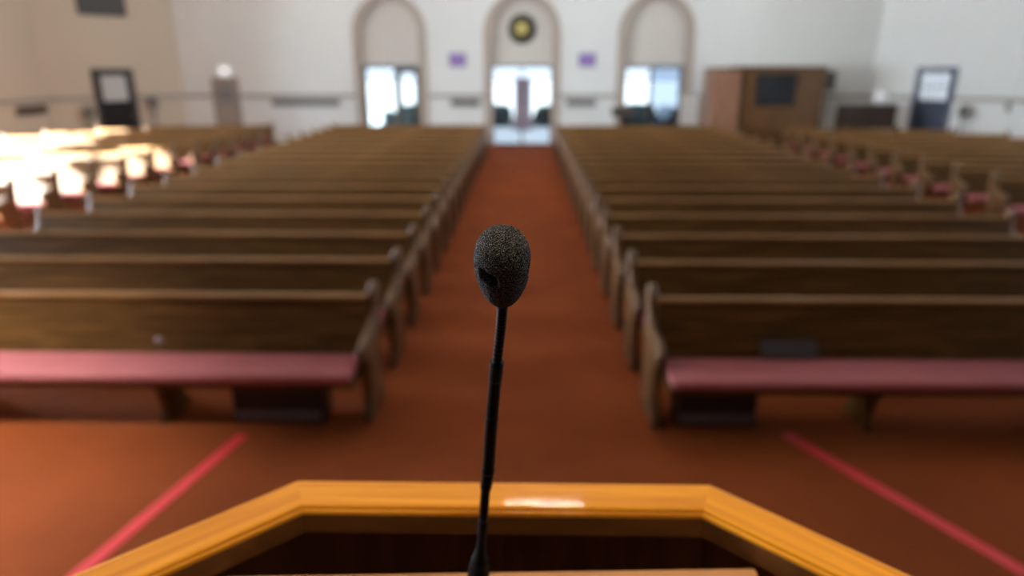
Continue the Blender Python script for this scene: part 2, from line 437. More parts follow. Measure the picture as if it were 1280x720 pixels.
# ------------------------------------------------------------------ outdoors
bm = bmesh.new(); box(bm, -90, 90, 31.0, 140, -0.17, -0.02)
struct(mesh_obj('ground', bm, mat('lawn_grass', (0.030, 0.034, 0.032), 0.9, noise=(2, .3), bump=.5, bscale=20)), 'dark lawn beyond the paving')
bm = bmesh.new(); box(bm, -90, 90, RY + 0.36, 30.99, -0.17, -0.02)
struct(mesh_obj('floor_outside', bm, M_pave), 'pale paving outside the doors')
def hedge(i, x, y, w_, h, d_, label):
    b = bmesh.new()
    bmesh.ops.create_icosphere(b, subdivisions=4, radius=1.0)
    rnd = random.Random(i)
    ph = [rnd.uniform(0, 6) for _ in range(6)]
    for v in b.verts:
        c = v.co; s = Vector([math.copysign(abs(q)**0.55, q) for q in c])
        k = 1 + .08*math.sin(9*c.x+ph[0])*math.cos(8*c.z+ph[1]) + .06*math.sin(15*c.y+ph[2]+11*c.x) + rnd.uniform(-.05, .05)
        v.co = Vector((s.x*w_/2*k, s.y*d_/2*k, max(0, h/2 + s.z*h/2*k)))
    o = mesh_obj('hedge', b, M_hedge); o.location = (x, y, -0.02)
    tag(o, label, 'hedge', 'hedges outside the doors')
hy = 32.2
spec = [(at_y(480, 150, 29.5).x, 0.95, 0.80, 'low dark hedge outside, seen through left half of left arch door'),
        (at_y(516, 150, 29.5).x, 1.05, 1.02, 'low dark hedge outside, seen through right half of left arch door'),
        (at_y(622, 150, hy).x, 1.25, 0.90, 'low dark hedge outside left of the pink pier'),
        (at_y(686, 150, hy).x, 1.25, 0.86, 'low dark hedge outside right of the pink pier'),
        (at_y(797, 150, hy).x, 1.45, 0.95, 'low dark hedge outside, seen through left half of right arch door'),
        (at_y(842, 150, hy).x, 1.3, 0.80, 'low dark hedge outside, seen through right half of right arch door')]
for i, (x, ww, hh, lb) in enumerate(spec): hedge(i, x, 29.5 if i < 2 else hy, ww, hh, 1.0, lb)
p0 = at_y(653.5, 150, 30.0)
pe = tag(empty('stone_pier', (p0.x, 30.0, -0.02)), 'pink stone pier outside, framed by the centre doorway', 'pier')
bx('shaft', (-.36, .36, -.3, .3, 0.12, 1.98), M_pier, pe, .015)
bx('plinth', (-.42, .42, -.36, .36, 0, .12), M_pier, pe, .01)
bx('capstone', (-.42, .42, -.36, .36, 1.98, 2.10), M_pier, pe, .015)
p0 = at_y(830, 140, 25.6)
ge = tag(empty('globe_lamp_post', (p0.x, 25.6, -0.02)), 'white globe on short post outside right arch door', 'lamp')
bm = bmesh.new(); lathe(bm, [(0, 0), (.14, 0), (.14, .03), (.045, .06), (.04, p0.z - .22), (.09, p0.z - .2), (.09, p0.z - .15), (0, p0.z - .15)], 16); mesh_obj('post', bm, M_greystand, ge, True)
bm = bmesh.new(); bmesh.ops.create_uvsphere(bm, u_segments=20, v_segments=12, radius=.25)
g = mesh_obj('globe', bm, M_white, ge, True); g.location = (0, 0, p0.z + .02)

# ------------------------------------------------------------------ pews
END = [(.20, 0), (.72, 0), (.725, .05), (.67, .09), (.655, .22), (.655, .45), (.69, .72), (.715, .86), (.71, .91), (.68, .945), (.64, .95), (.60, .93),
       (.578, .88), (.565, .79), (.53, .71), (.45, .672), (.34, .665), (.24, .655), (.165, .628), (.13, .585), (.135, .545), (.165, .522), (.20, .50),
       (.225, .42), (.24, .25), (.225, .10), (.19, .06)]
def end_mesh(m):
    bm = bmesh.new(); prism(bm, END, -.034, .034, 'x', bev=0.020, seg=3)
    # raised moulding face
    inner = [(.30, .10), (.60, .10), (.60, .45), (.62, .60), (.50, .60), (.30, .58), (.285, .45)]
    prism(bm, inner, -.040, -.030, 'x'); prism(bm, inner, .030, .040, 'x')
    me = bpy.data.meshes.new('pew_end'); bmesh.ops.recalc_face_normals(bm, faces=bm.faces); bm.to_mesh(me); bm.free(); me.materials.append(m)
    for p in me.polygons: p.use_smooth = abs(p.normal.x) < .97
    return me
ME_END = end_mesh(M_pew_end)
def support_mesh():
    bm = bmesh.new(); prism(bm, [(.18, 0), (.56, 0), (.52, .06), (.44, .16), (.50, .37), (.08, .37), (.20, .22), (.22, .08)], -.03, .03, 'x', bev=.006)
    me = bpy.data.meshes.new('support'); bmesh.ops.recalc_face_normals(bm, faces=bm.faces); bm.to_mesh(me); bm.free(); me.materials.append(M_pew); return me
ME_SUP = support_mesh()
def child(name, me, parent, loc=(0, 0, 0)):
    o = bpy.data.objects.new(name, me); C.objects.link(o); o.parent = parent; o.location = loc; return o
def make_pew(L, sup):
    e = empty('church_pew')
    a = L/2 - .033
    bm = bmesh.new(); box(bm, -a, a, 0.02, .47, .365, .40, bev=.008); mesh_obj('seat', bm, M_pew, e)
    bm = bmesh.new(); box(bm, -a + .02, a - .02, 0.0, .405, .401, .475, bev=.028, seg=3); mesh_obj('cushion', bm, M_cushion, e, True)
    bm = bmesh.new(); prism(bm, [(.425, .405), (.455, .30), (.485, .30), (.475, .40), (.60, .835), (.565, .835)], -a, a, 'x'); mesh_obj('backrest', bm, M_pew, e)
    bm = bmesh.new(); prism(bm, [(.550, .832), (.615, .832), (.625, .848), (.618, .866), (.60, .873), (.565, .873), (.546, .864), (.541, .848)], -a, a, 'x'); mesh_obj('top_rail', bm, M_pew_lit_rail, e)
    bm = bmesh.new(); prism(bm, [(.565, .64), (.65, .66), (.65, .72), (.64, .72), (.64, .67), (.567, .65)], -a*.9, a*.9, 'x'); mesh_obj('book_rack', bm, M_pew, e)
    child('pew_end', ME_END, e, (-L/2, 0, 0)); child('pew_end', ME_END, e, (L/2, 0, 0))
    for s in sup: child('support', ME_SUP, e, (s, 0, 0))
    return e
ORD = ['first', 'second', 'third', 'fourth', 'fifth', 'sixth', 'seventh', 'eighth', 'ninth', 'tenth', 'eleventh', 'twelfth', 'thirteenth', 'fourteenth', 'fifteenth', 'sixteenth', 'seventeenth', 'eighteenth']
PITCHR = 0.985; NR = 17; Y0 = 4.2
XL0, XL1 = -5.66, -1.125
XR0, XR1 = 0.955, 5.55
first = {}
for side, (x0, x1) in (('left', (XL0, XL1)), ('right', (XR0, XR1))):
    L = x1 - x0
    proto = make_pew(L, (-.78, .78))
    for i in range(NR):
        o = proto if i == 0 else copy_tree(proto)
        o.location = ((x0 + x1)/2, Y0 + PITCHR*i - (0.04 if side == 'right' else 0), 0)
        if i == 0:
            first[side] = o
            lb = 'dark oak pew with rose cushion, front row %s of the centre aisle' % side
        elif i == NR - 1: lb = 'dark oak pew, rearmost row %s of the centre aisle' % side
        else: lb = 'dark oak pew, %s row from the front, %s of the centre aisle' % (ORD[i], side)
        tag(o, lb, 'pew', 'pews %s of the centre aisle' % side)
# details on the front pews
c = at_y(201, 432, 4.66)
bm = bmesh.new(); lathe(bm, [(0, 0), (.032, 0), (.032, .004), (.026, .008), (0, .009)], 20, Matrix.Rotation(R(90 + 16), 4, 'X'))
o = mesh_obj('row_plate', bm, M_plate, first['left'], True); o.location = (c.x - (XL0 + XL1)/2, .452, .54)
o['label'] = 'small round pewter plate'

PHI = R(8)
for side, sg, xa in (('left', -1, -7.38), ('right', 1, 7.25)):
    n = 0
    rows = range(5, 17) if side == 'left' else range(5, 16)
    for i in rows:
        y0 = Y0 + PITCHR * i
        L = min(5.4, (5.2 - .68*(y0 - 17)) / (math.cos(PHI) - .68*math.sin(PHI)))
        e = make_pew(L, (-L*.2, L*.2))
        e.location = (xa + sg*L/2*math.cos(PHI), y0 - L/2*math.sin(PHI), 0)
        e.rotation_euler = (0, 0, PHI if side == 'left' else -PHI)
        look = 'sunlit' if (side == 'left' and i < 12) else 'oak'
        lb = '%s slanted pew, %s of the %s side block' % (look, 'rearmost row' if i == rows[-1] else ORD[n] + ' visible row', side)
        tag(e, lb, 'pew', 'slanted pews of the %s side block' % side)
        n += 1

# black boxes under the front pews
def under_box(px0, px1, sgn, label):
    a = at_z(px0, 538, 0).x; b = at_z(px1, 538, 0).x
    e = tag(empty('under_pew_box', ((a+b)/2, Y0 + .20, 0)), label, 'box')
    hw = (b - a)/2
    bx('body', (-hw, hw, 0, .22, .012, .29), M_blackbox, e, .012)
    bx('lower_lip', (-hw + .02, hw - .02, -.015, .0, .03, .11), M_lip, e, .004)
    for q in range(5): bx('slat', (-hw + .03, hw - .03, -.008, .0, .13 + q*.03, .142 + q*.03), M_blackbox, e)
    for q in (-1, 1): bx('foot', (q*(hw-.06) - .02, q*(hw-.06) + .02, .03, .23, 0, .012), M_blackbox, e)
under_box(286, 402, -1, 'black box on the floor under the front left pew')
under_box(846, 946, 1, 'black box on the floor under the front right pew beside its end')
# hymnal on the right front pew
p = at_y(990, 440, 4.5)
he = tag(empty('hymnal', (p.x, Y0 + .365, .515), 0), 'grey closed hymnal lying at the back of the front right cushion', 'book')
he.rotation_euler = (R(62), 0, 0); he.location = (p.x, Y0 + .335, .482)
bx('cover', (-.20, .20, 0, .13, 0, .004), M_book, he, .001); bx('pages', (-.195, .195, .004, .126, .004, .018), M_paper, he); bx('cover', (-.20, .20, 0, .13, .018, .022), M_book, he, .001)

# ------------------------------------------------------------------ tape on the carpet
def tape(pa, pb, label):
    a = at_z(*pa, 0); b = at_z(*pb, 0); d = (b - a).normalized(); n = Vector((-d.y, d.x, 0))*.040
    N = 24; bm = bmesh.new(); L_ = []; R_ = []
    rr = random.Random(3)
    for i in range(N + 1):
        q = a.lerp(b, i/N); j = rr.uniform(-.003, .003)
        L_.append((q.x + n.x + j, q.y + n.y)); R_.append((q.x - n.x + j, q.y - n.y))
    prism(bm, L_ + R_[::-1], 0.0005, 0.004, 'z')
    tag(mesh_obj('floor_tape', bm, M_tape), label, 'tape', 'red tape lines on the carpet')
tape((304, 544), (62, 748), 'red tape strip on the carpet leading to the left front pew')
tape((982, 543), (1330, 744), 'red tape strip on the carpet leading to the right front pew')

# ------------------------------------------------------------------ things on and along the walls
def grille(name, label, A, B, u0, u1, z0, z1, m, ns=5, mb=None):
    o, d, a = wall_frame(A, B)
    e = tag(empty(name, wall_point(A, B, (u0+u1)/2, 0.0, z0), a), label, 'vent', 'wall grilles')
    hw, ht = (u1-u0)/2, z1-z0
    bx('backing', (-hw, hw, -.02, -.002, 0, ht), mb or m, e)
    for dd in ((-hw, -hw+.03, -.05, -.02, 0, ht), (hw-.03, hw, -.05, -.02, 0, ht), (-hw+.03, hw-.03, -.05, -.02, 0, .03), (-hw+.03, hw-.03, -.05, -.02, ht-.03, ht)):
        bx('frame', dd, m, e)
    for q in range(ns):
        z = .03 + (ht-.06)*(q+.5)/ns
        s = bx('slat', (-hw+.03, hw-.03, -.045, -.022, z-.008, z+.008), m, e)
RWA, RWB = (LC[0], RY), (RC[0], RY)
def uspan(p0_, p1_): return at_y(p0_, 127, RY).x - LC[0], at_y(p1_, 127, RY).x - LC[0]
for (p0_, p1_, lb) in ((340, 425, 'long grey wall grille left of the left arch'), (564, 600, 'short grey wall grille left of the centre doorway'), (708, 745, 'short grey wall grille right of the centre doorway')):
    a, b = uspan(p0_, p1_); grille('wall_grille', lb, RWA, RWB, a, b, 1.27, 1.50, M_grille)
ya = at_y(4, 133, 19.3)
grille('wall_grille', 'brownish wall grille on the far left wall', (LX, 0), (LX, 20), 19.1, 20.35, 1.22, 1.45, mat('grille_brown_metal', (0.10, 0.075, 0.06), 0.5, metal=0.2))
a, za = hit_wall(97, 18, LD, LC); b, zb = hit_wall(158, 18, LD, LC)
grille('wall_grille', 'dark return air grille high on the tan slanted wall', LD, LC, a, b, za, za + .62, M_grille_d, 8)
a, za = hit_wall(1264, 132, RC, RD)
grille('wall_grille', 'grey wall grille at the far right edge', RC, RD, a, 3.8, 1.28, 1.52, M_grille)

# purple framed signs
for px, lb in ((572, 'purple wall plaque between the left and centre arches'), (734, 'purple wall plaque between the centre and right arches')):
    p = at_y(px, 75, RY)
    e = tag(empty('wall_plaque', (p.x, RY, p.z)), lb, 'plaque', 'purple plaques')
    bx('frame', (-.30, .30, -.03, -.002, -.23, .23), M_signframe, e, .006)
    f = bx('purple_field', (-.24, .24, -.036, -.03, -.18, .18), M_purple, e)
    for q in (-.12, 0, .12): bx('stripe', (q-.025, q+.025, -.04, -.036, -.11, .10), M_purple_l, f)
    bx('stripe', (-.145, .145, -.0395, -.036, .10, .13), M_purple_l, f)
# medallion
p = at_y(652.5, 36, RY)
e = tag(empty('wall_medallion', (p.x, RY + .14, p.z)), 'round dark medallion with gold centre above the centre doorway', 'medallion')
MX = Matrix.Rotation(R(90), 4, 'X')
bm = bmesh.new(); lathe(bm, [(.19, .002), (.46, .002), (.46, .03), (.43, .06), (.38, .05), (.35, .07), (.26, .07), (.23, .05), (.19, .03)], 40, MX); mesh_obj('ring', bm, M_med_dark, e, True)
bm = bmesh.new(); lathe(bm, [(0, .002), (.21, .002), (.21, .05), (.17, .07), (.14, .06), (.08, .08), (0, .085)], 32, MX); mesh_obj('gold_disc', bm, M_med_gold, e, True)
for q in range(12):
    bm = bmesh.new(); lathe(bm, [(0, .06), (.035, .06), (.03, .08), (0, .09)], 10, Matrix.Rotation(q*math.pi/6, 4, 'Y') @ Matrix.Translation((.32, 0, 0)) @ MX)
    mesh_obj('boss', bm, M_med_dark, e, True)
# lamp above the taupe door
p = at_y(281, 89, RY)
e = tag(empty('exit_lamp', (p.x, RY, p.z)), 'small lit white lamp above the taupe door', 'lamp')
bx('housing', (-.20, .20, -.05, -.002, -.16, .17), M_white, e, .012); bx('diffuser', (-.17, .17, -.09, -.05, -.13, .14), M_exit, e, .02)
# slim pedestal stands beside doors
def pedestal(p, h, label):
    e = tag(empty('pedestal_stand', p), label, 'stand', 'slim stands beside the side doors')
    bm = bmesh.new(); lathe(bm, [(0, 0), (.17, 0), (.17, .03), (.05, .06), (.035, .1), (.035, h-.35), (0, h-.35)], 16); mesh_obj('base_and_post', bm, M_greystand, e, True)
    bm = bmesh.new(); lathe(bm, [(0, h-.35), (.10, h-.35), (.15, h-.30), (.16, h-.1), (.12, h-.02), (.06, h), (0, h)], 16); mesh_obj('dispenser', bm, M_greystand, e, True)
a, _ = hit_wall(110, 145, LD, LC); pedestal(wall_point(LD, LC, a, .28), 1.40, 'slim grey-green stand left of the black door')
a, _ = hit_wall(190, 140, LD, LC); pedestal(wall_point(LD, LC, a, .28), 1.62, 'slim grey-green stand right of the black door')
a, _ = hit_wall(1206, 145, RC, RD); pedestal(wall_point(RC, RD, a, .28), 1.45, 'slim grey-green stand right of the slate blue door')

# wooden booth, loudspeaker, piano, vase, reading stand, rack
xa = at_y(930, 120, 21.6).x; xb = at_y(1030, 120, 21.6).x; xz = at_y(890, 120, 21.6).x
e = tag(empty('wooden_booth', ((xa+xb)/2, 21.6, 0)), 'tall oak booth with dark glass window against the rear wall', 'cabinet')
hw = (xb-xa)/2; HB = 2.44
bx('body', (-hw, hw, .04, 1.5, 0.08, HB), M_cab, e)
bx('plinth', (-hw+.03, hw-.03, .06, 1.47, 0, .08), M_cab, e)
bx('cornice', (-hw-.05, hw+.03, -.02, 1.53, HB, HB+.09), M_cab, e, .02)
wx0 = at_y(945, 110, 21.6).x - (xa+xb)/2; wx1 = at_y(996, 110, 21.6).x - (xa+xb)/2
z0 = at_y(970, 133, 21.6).z; z1 = at_y(970, 92, 21.6).z
for dd in ((wx0-.09, wx0, 0, .04, z0-.09, z1+.09), (wx1, wx1+.09, 0, .04, z0-.09, z1+.09), (wx0, wx1, 0, .04, z0-.09, z0), (wx0, wx1, 0, .04, z1, z1+.09)):
    bx('window_frame', dd, M_cab, e, .008)
bx('pane', (wx0, wx1, .026, .038, z0, z1), M_screen, e)
for q in range(3):
    a = -hw + .10 + q*(2*hw-.2)/3; b = a + (2*hw-.2)/3 - .08
    bx('door_panel', (a, b, .015, .04, .18, z0-.16), M_cab, e, .008)
bx('door_panel', (wx1+.22, hw-.08, .015, .04, z0, z1+.05), M_cab, e, .008)
e = tag(empty('tall_cabinet', ((xz+xa)/2 - .04, 21.6, 0)), 'narrow reddish cabinet joined to the left of the oak booth', 'cabinet')
hw = (xa-xz)/2 - .06
bx('body', (-hw, hw, .04, 1.2, 0.08, HB-.02), M_cab_red, e)
bx('plinth', (-hw+.02, hw-.02, .06, 1.17, 0, .08), M_cab, e)
bx('cornice', (-hw-.02, hw+.0, -.0, 1.22, HB-.02, HB+.05), M_cab, e, .015)
for a, b in ((.2, 1.15), (1.25, 2.32)): 
    d = bx('door', (-hw+.06, hw-.06, .01, .04, a, b), M_cab_red, e, .006)
    bx('knob', (hw-.14, hw-.11, -.02, .01, (a+b)/2-.015, (a+b)/2+.015), M_brass, d, .006)
p = at_y(1038, 103, 22.2)
e = tag(empty('loudspeaker_on_stand', (p.x, 22.3, 0)), 'grey loudspeaker on a thin stand right of the booth', 'loudspeaker')
bx('cabinet', (-.15, .15, -.14, .14, 1.80, 2.40), M_greystand, e, .02); bx('grille', (-.12, .12, -.15, -.14, 1.84, 2.36), M_grille_d, e)
bm = bmesh.new(); tube(bm, [(0, 0, .5), (0, 0, 1.80)], .018, 10); mesh_obj('pole', bm, M_black, e)
for q in range(3):
    an = q*2*math.pi/3 + .3
    bm = bmesh.new(); tube(bm, [(0, 0, .62), (.30*math.cos(an), .30*math.sin(an), .01)], .012, 8); mesh_obj('leg', bm, M_black, e)

pc = at_y(1085, 150, 21.2)
e = tag(empty('upright_piano', (pc.x, 21.2, 0)), 'dark upright piano in front of the right rear corner', 'piano')
PW = .82; PH = at_y(1085, 131, 21.2).z
bx('case', (-PW, PW, .0, .40, .08, PH-.05), M_piano, e, .01); bx('lid', (-PW-.03, PW+.03, -.03, .43, PH-.05, PH), M_piano, e, .01)
bx('key_bed', (-PW, PW, -.28, 0, .62, .70), M_piano, e, .01); bx('fallboard', (-PW+.08, PW-.08, -.06, 0, .72, .88), M_piano, e, .006)
bx('keys', (-PW+.08, PW-.08, -.24, -.06, .70, .722), M_ivory, e)
for q in (-1, 1):
    bx('leg', (q*(PW-.05)-.04, q*(PW-.05)+.04, -.27, -.19, 0, .62), M_piano, e, .008); bx('cheek', (q*(PW-.04)-.04, q*(PW-.04)+.04, -.28, 0, .70, .84), M_piano, e, .008)
bx('toe_block', (-PW, PW, -.06, .4, 0, .08), M_piano, e)
bx('music_desk', (-.45, .45, -.03, -.005, .95, 1.2), M_piano, e, .006)
pv = at_y(1101, 125, 21.4)
bm = bmesh.new(); lathe(bm, [(0, 0), (.09, 0), (.15, .05), (.20, .15), (.19, .25), (.12, .32), (.06, .35), (.07, .38), (.05, .38), (.04, .34), (0, .33)], 24)
o = mesh_obj('white_vase', bm, M_white, None, True); o.location = (pv.x, 21.4, PH); tag(o, 'round white vase standing on the dark piano', 'vase')

pr = at_y(779, 145, 22.4)
e = tag(empty('reading_stand', (pr.x, 22.5, 0)), 'dark wooden stand left of the right arch doorway', 'stand')
bx('base', (-.28, .28, -.2, .2, 0, .06), M_piano, e, .01); bx('post', (-.09, .09, -.07, .07, .06, 1.02), M_piano, e, .008)
bm = bmesh.new(); prism(bm, [(-.22, 1.00), (.2, 1.18), (.2, 1.28), (-.22, 1.08)], -.36, .36, 'x'); mesh_obj('sloped_top', bm, M_piano, e)
pr = at_y(862, 140, 22.9)
e = tag(empty('brochure_rack', (pr.x, 22.95, 0)), 'pale rack of white papers between right arch and cabinet', 'rack')
for q in (-1, 1): bx('upright', (q*.33-.015, q*.33+.015, -.02, .02, 0, 1.62), M_greystand, e); bx('foot', (q*.33-.015, q*.33+.015, -.22, .2, 0, .03), M_greystand, e)
for r_ in range(4):
    z = .42 + r_*.31
    t = bx('shelf', (-.315, .315, -.10, .03, z, z+.02), M_greystand, e)
    for q in range(3): bx('paper', (-.30+q*.205, -.30+q*.205+.18, -.06-.004*q, -.02, z+.02, z+.27), M_paper, t)

# ------------------------------------------------------------------ lectern
LCX = at_y(629, 600, .78).x; LT = H - 0.78 * 0.6685
PTS = [(-.52, .10), (-.52, .545), (-.274, .78), (.274, .78), (.52, .545), (.52, .10)]
def offset_poly(pts, o):
    out = []
    n = len(pts)
    for i in range(n):
        dirs = []
        if i > 0: dirs.append((Vector(pts[i]) - Vector(pts[i-1])).normalized())
        if i < n-1: dirs.append((Vector(pts[i+1]) - Vector(pts[i])).normalized())
        ns = [Vector((d.y, -d.x)) for d in dirs]      # right side of the walk = inside
        if len(ns) == 1: q = Vector(pts[i]) + ns[0]*o
        else:
            m_ = (ns[0] + ns[1]).normalized(); q = Vector(pts[i]) + m_*(o / m_.dot(ns[0]))
        out.append(q)
    return out
def rim_piece(bm, i, prof):
    """prof = closed list of (offset inward, z)"""
    A = []; B = []
    for o_, z in prof:
        q = offset_poly(PTS, o_); A.append(bm.verts.new((q[i].x, q[i].y, z))); B.append(bm.verts.new((q[i+1].x, q[i+1].y, z)))
    n = len(prof)
    for k in range(n): bm.faces.new((A[k], A[(k+1) % n], B[(k+1) % n], B[k]))
    bm.faces.new(A[::-1]); bm.faces.new(B)
lec = tag(empty('lectern', (LCX, 0, 0.80)), 'oak lectern with raised golden rim in the foreground', 'lectern')
T = LT - 0.80
# grain along each rail: own copies of the oak with rotated mapping
def rim_mat(ang):
    m = M_rim.copy(); m.name = 'lectern_oak_rail'
    for n in m.node_tree.nodes:
        if n.type == 'MAPPING':
            pass
    mp = [n for n in m.node_tree.nodes if n.type == 'MAPPING'][0]
    pre = m.node_tree.nodes.new('ShaderNodeMapping'); pre.inputs['Rotation'].default_value = (0, 0, ang)
    tc = [n for n in m.node_tree.nodes if n.type == 'TEX_COORD'][0]
    m.node_tree.links.new(tc.outputs['Object'], pre.inputs['Vector']); m.node_tree.links.new(pre.outputs['Vector'], mp.inputs['Vector'])
    return m
angs = [math.pi/2, R(43.7), 0, R(-43.7), math.pi/2]
for i in range(5):
    mi = rim_mat(-angs[i])
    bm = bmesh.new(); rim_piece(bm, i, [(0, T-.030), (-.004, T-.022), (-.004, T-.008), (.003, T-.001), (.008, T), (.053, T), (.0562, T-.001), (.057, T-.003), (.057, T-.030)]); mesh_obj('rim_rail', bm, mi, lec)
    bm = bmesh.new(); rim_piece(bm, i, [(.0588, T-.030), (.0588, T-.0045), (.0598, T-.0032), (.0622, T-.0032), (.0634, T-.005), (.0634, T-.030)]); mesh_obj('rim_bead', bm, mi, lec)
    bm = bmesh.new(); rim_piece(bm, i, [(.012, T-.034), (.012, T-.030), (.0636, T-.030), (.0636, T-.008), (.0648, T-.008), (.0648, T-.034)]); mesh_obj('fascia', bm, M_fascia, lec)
    bm = bmesh.new(); rim_piece(bm, i, [(.012, .05), (.012, T-.034), (.034, T-.034), (.034, .05)]); mesh_obj('side_panel', bm, M_panel, lec)
    bm = bmesh.new(); rim_piece(bm, i, [(-.012, 0), (-.012, .05), (.06, .05), (.06, 0)]); mesh_obj('plinth', bm, M_panel, lec)
# inner shelf and the sloped reading board
q = offset_poly(PTS, .034)
bm = bmesh.new(); prism(bm, [(v.x, v.y) for v in q], T-.30, T-.28, 'z'); mesh_obj('inner_shelf', bm, M_panel, lec)
pR = at_y(945, 709, .660); pL = at_y(480, 720, .650)
BZ = pR.z
ang = -math.atan2(.012, .41)
bm = bmesh.new(); box(bm, -.62, 0, -.42, 0, -.018, 0, bev=.004)
board = mesh_obj('reading_board', bm, M_board, lec)
bx('leather_inset', (-.60, -.02, -.405, -.045, 0, .0015), M_black, board)  # unseen dark sheet added to cut light bouncing up onto the foam
board.location = (pR.x - LCX, pR.y, BZ - .80)
board.rotation_euler = (Matrix.Rotation(R(1.5), 3, 'Z') @ Matrix.Rotation(R(-0.6), 3, 'Y') @ Matrix.Rotation(R(13), 3, 'X')).to_euler()
bm = bmesh.new(); prism(bm, [(q[0].x + .01, q[0].y + .02), (q[1].x, q[1].y), (q[2].x, q[2].y), (q[3].x, q[3].y), (q[4].x, q[4].y), (q[5].x - .01, q[5].y + .02)], .30, .32, 'z'); mesh_obj('lower_shelf', bm, M_panel, lec)

# ------------------------------------------------------------------ gooseneck microphone
mic = empty('gooseneck_microphone', (0, 0, 0))
pix = [(597, 731, .638), (598.5, 714, .634), (601, 688, .626), (604, 650, .616), (607, 612, .604), (610, 590, .597), (615, 520, .572), (621, 456, .545), (626, 410, .522), (628.5, 379, .506), (629, 367, .500)]
W3 = [at_y(a, b, y) for a, b, y in pix]
root = W3[0].copy(); mic.location = root
tag(mic, 'black gooseneck microphone with foam windscreen rising from the lectern', 'microphone')
def catmull(P, n=8):
    out = []
    for i in range(len(P)-1):
        p0 = P[max(i-1, 0)]; p1 = P[i]; p2 = P[i+1]; p3 = P[min(i+2, len(P)-1)]
        for k in range(n):
            t = k/n
            out.append(0.5*((2*p1) + (p2-p0)*t + (2*p0-5*p1+4*p2-p3)*t*t + (3*p1-p0-3*p2+p3)*t**3))
    out.append(P[-1]); return out
Q = [p - root for p in W3]
def seg_tube(name, i0, i1, radf, m, n=8):
    pts = catmull(Q, n)[i0*n:i1*n+1]
    bm = bmesh.new(); k = len(pts)-1
    tube(bm, pts, [radf(j/k) for j in range(k+1)], 20)
    return mesh_obj(name, bm, m, mic, True)
seg_tube('base_cone', 0, 3, lambda t: .0125 if t < .34 else (.0118 if t < .45 else (.0100 if t < .55 else (.0072 if t < .65 else (.0056 if t < .75 else .0050)))), M_black)
seg_tube('lower_rod', 3, 5, lambda t: .0049 if t < .55 else .0060, M_blackmetal)
seg_tube('stem_tube', 5, 7, lambda t: .0062 - .0006*t, M_blackmetal)
seg_tube('collar', 5, 6, lambda t: .0068 if t < .12 else .0061, M_blackmetal, 16)
pts = catmull(Q, 40)[7*40:10*40]
bm = bmesh.new()
tube(bm, pts, [.0040 + .00045*math.sin(j*1.35) for j in range(len(pts))], 18)
mesh_obj('gooseneck', bm, M_blackmetal, mic, True)
cpt = catmull(Q, 40)[7*40-12:7*40+3]
bm = bmesh.new(); tube(bm, cpt, .0062, 18); mesh_obj('joint_ring', bm, M_black, mic, True)

# foam windscreen
foot = Q[9]; 
axis = Vector((0.0, -0.50, 0.86)).normalized()
cen = at_y(629, 330, .470)
axis = Vector((0.004, -math.sin(R(21)), math.cos(R(21)))).normalized()
camdir = (Vector((0, 0, H)) - cen); camdir -= axis*camdir.dot(axis); camdir.normalize()
side = axis.cross(camdir)           # to the right as the camera sees it
if side.x < 0: side = -side
prof = [(0, .0045), (.0015, .0078), (.005, .0110), (.011, .0146), (.019, .0178), (.028, .0201), (.036, .0212), (.043, .0215), (.049, .0211), (.0545, .0199), (.0595, .0179), (.0635, .0152), (.0662, .0120), (.0680, .0082), (.0689, .0041), (.0691, 0.0)]
# arc-length resample
import bisect
pl = [(Vector((r, t))) for t, r in prof]
acc = [0]
for a, b in zip(pl[:-1], pl[1:]): acc.append(acc[-1] + (b-a).length)
NS, NA = 150, 200
rings = []
bm = bmesh.new()
rf = random.Random(11)
SC = 1.0
def dent(a, t):
    d = 0
    for (a0, t0, sa, st_, dp) in ((R(-30), .0385, .0062, .0044, .0110), (R(76), .036, .0050, .0055, .0035)):
        da = ((a - a0 + math.pi) % (2*math.pi) - math.pi) * .020
        dt = (t - t0) + da*.35
        d += dp * math.exp(-((da/sa)**4 + (dt/st_)**4))
    return d
for i in range(NS + 1):
    s = acc[-1]*i/NS; k = min(max(bisect.bisect_right(acc, s) - 1, 0), len(acc)-2)
    f = (s - acc[k])/(acc[k+1]-acc[k]); v = pl[k].lerp(pl[k+1], f); r, t = v.x, v.y
    if i == NS:
        rings.append([bm.verts.new(foot + axis*t*SC)]); continue
    n_here = NA
    ring = []
    for j in range(n_here):
        a = 2*math.pi*j/n_here
        rr = r - dent(a, t)
        p = axis*t + camdir*(math.cos(a)*rr) + side*(math.sin(a)*rr)
        ring.append(bm.verts.new(foot + p + noise.noise_vector(p*1100)*.00032 + noise.noise_vector(p*2300)*.00014))
    rings.append(ring)
for a, b in zip(rings[:-1], rings[1:]):
    for j in range(NA):
        k = (j+1) % NA
        if len(b) == 1: bm.faces.new((a[j], a[k], b[0]))
        else: bm.faces.new((a[j], a[k], b[k], b[j]))
mf = bpy.data.materials.new('foam_black'); mf.use_nodes = True
nt = mf.node_tree; b = nt.nodes['Principled BSDF']
tc = nt.nodes.new('ShaderNodeTexCoord'); vo = nt.nodes.new('ShaderNodeTexNoise'); vo.inputs['Scale'].default_value = 1900; vo.inputs['Detail'].default_value = 2
nt.links.new(tc.outputs['Object'], vo.inputs['Vector'])
cr = nt.nodes.new('ShaderNodeValToRGB'); e0, e1 = cr.color_ramp.elements
e0.position = .54; e0.color = (.003, .003, .004, 1); e1.position = .68; e1.color = (.36, .345, .34, 1)
nt.links.new(vo.outputs['Fac'], cr.inputs['Fac']); nt.links.new(cr.outputs['Color'], b.inputs['Base Color'])
b.inputs['Roughness'].default_value = .9; b.inputs['Specular IOR Level'].default_value = .1
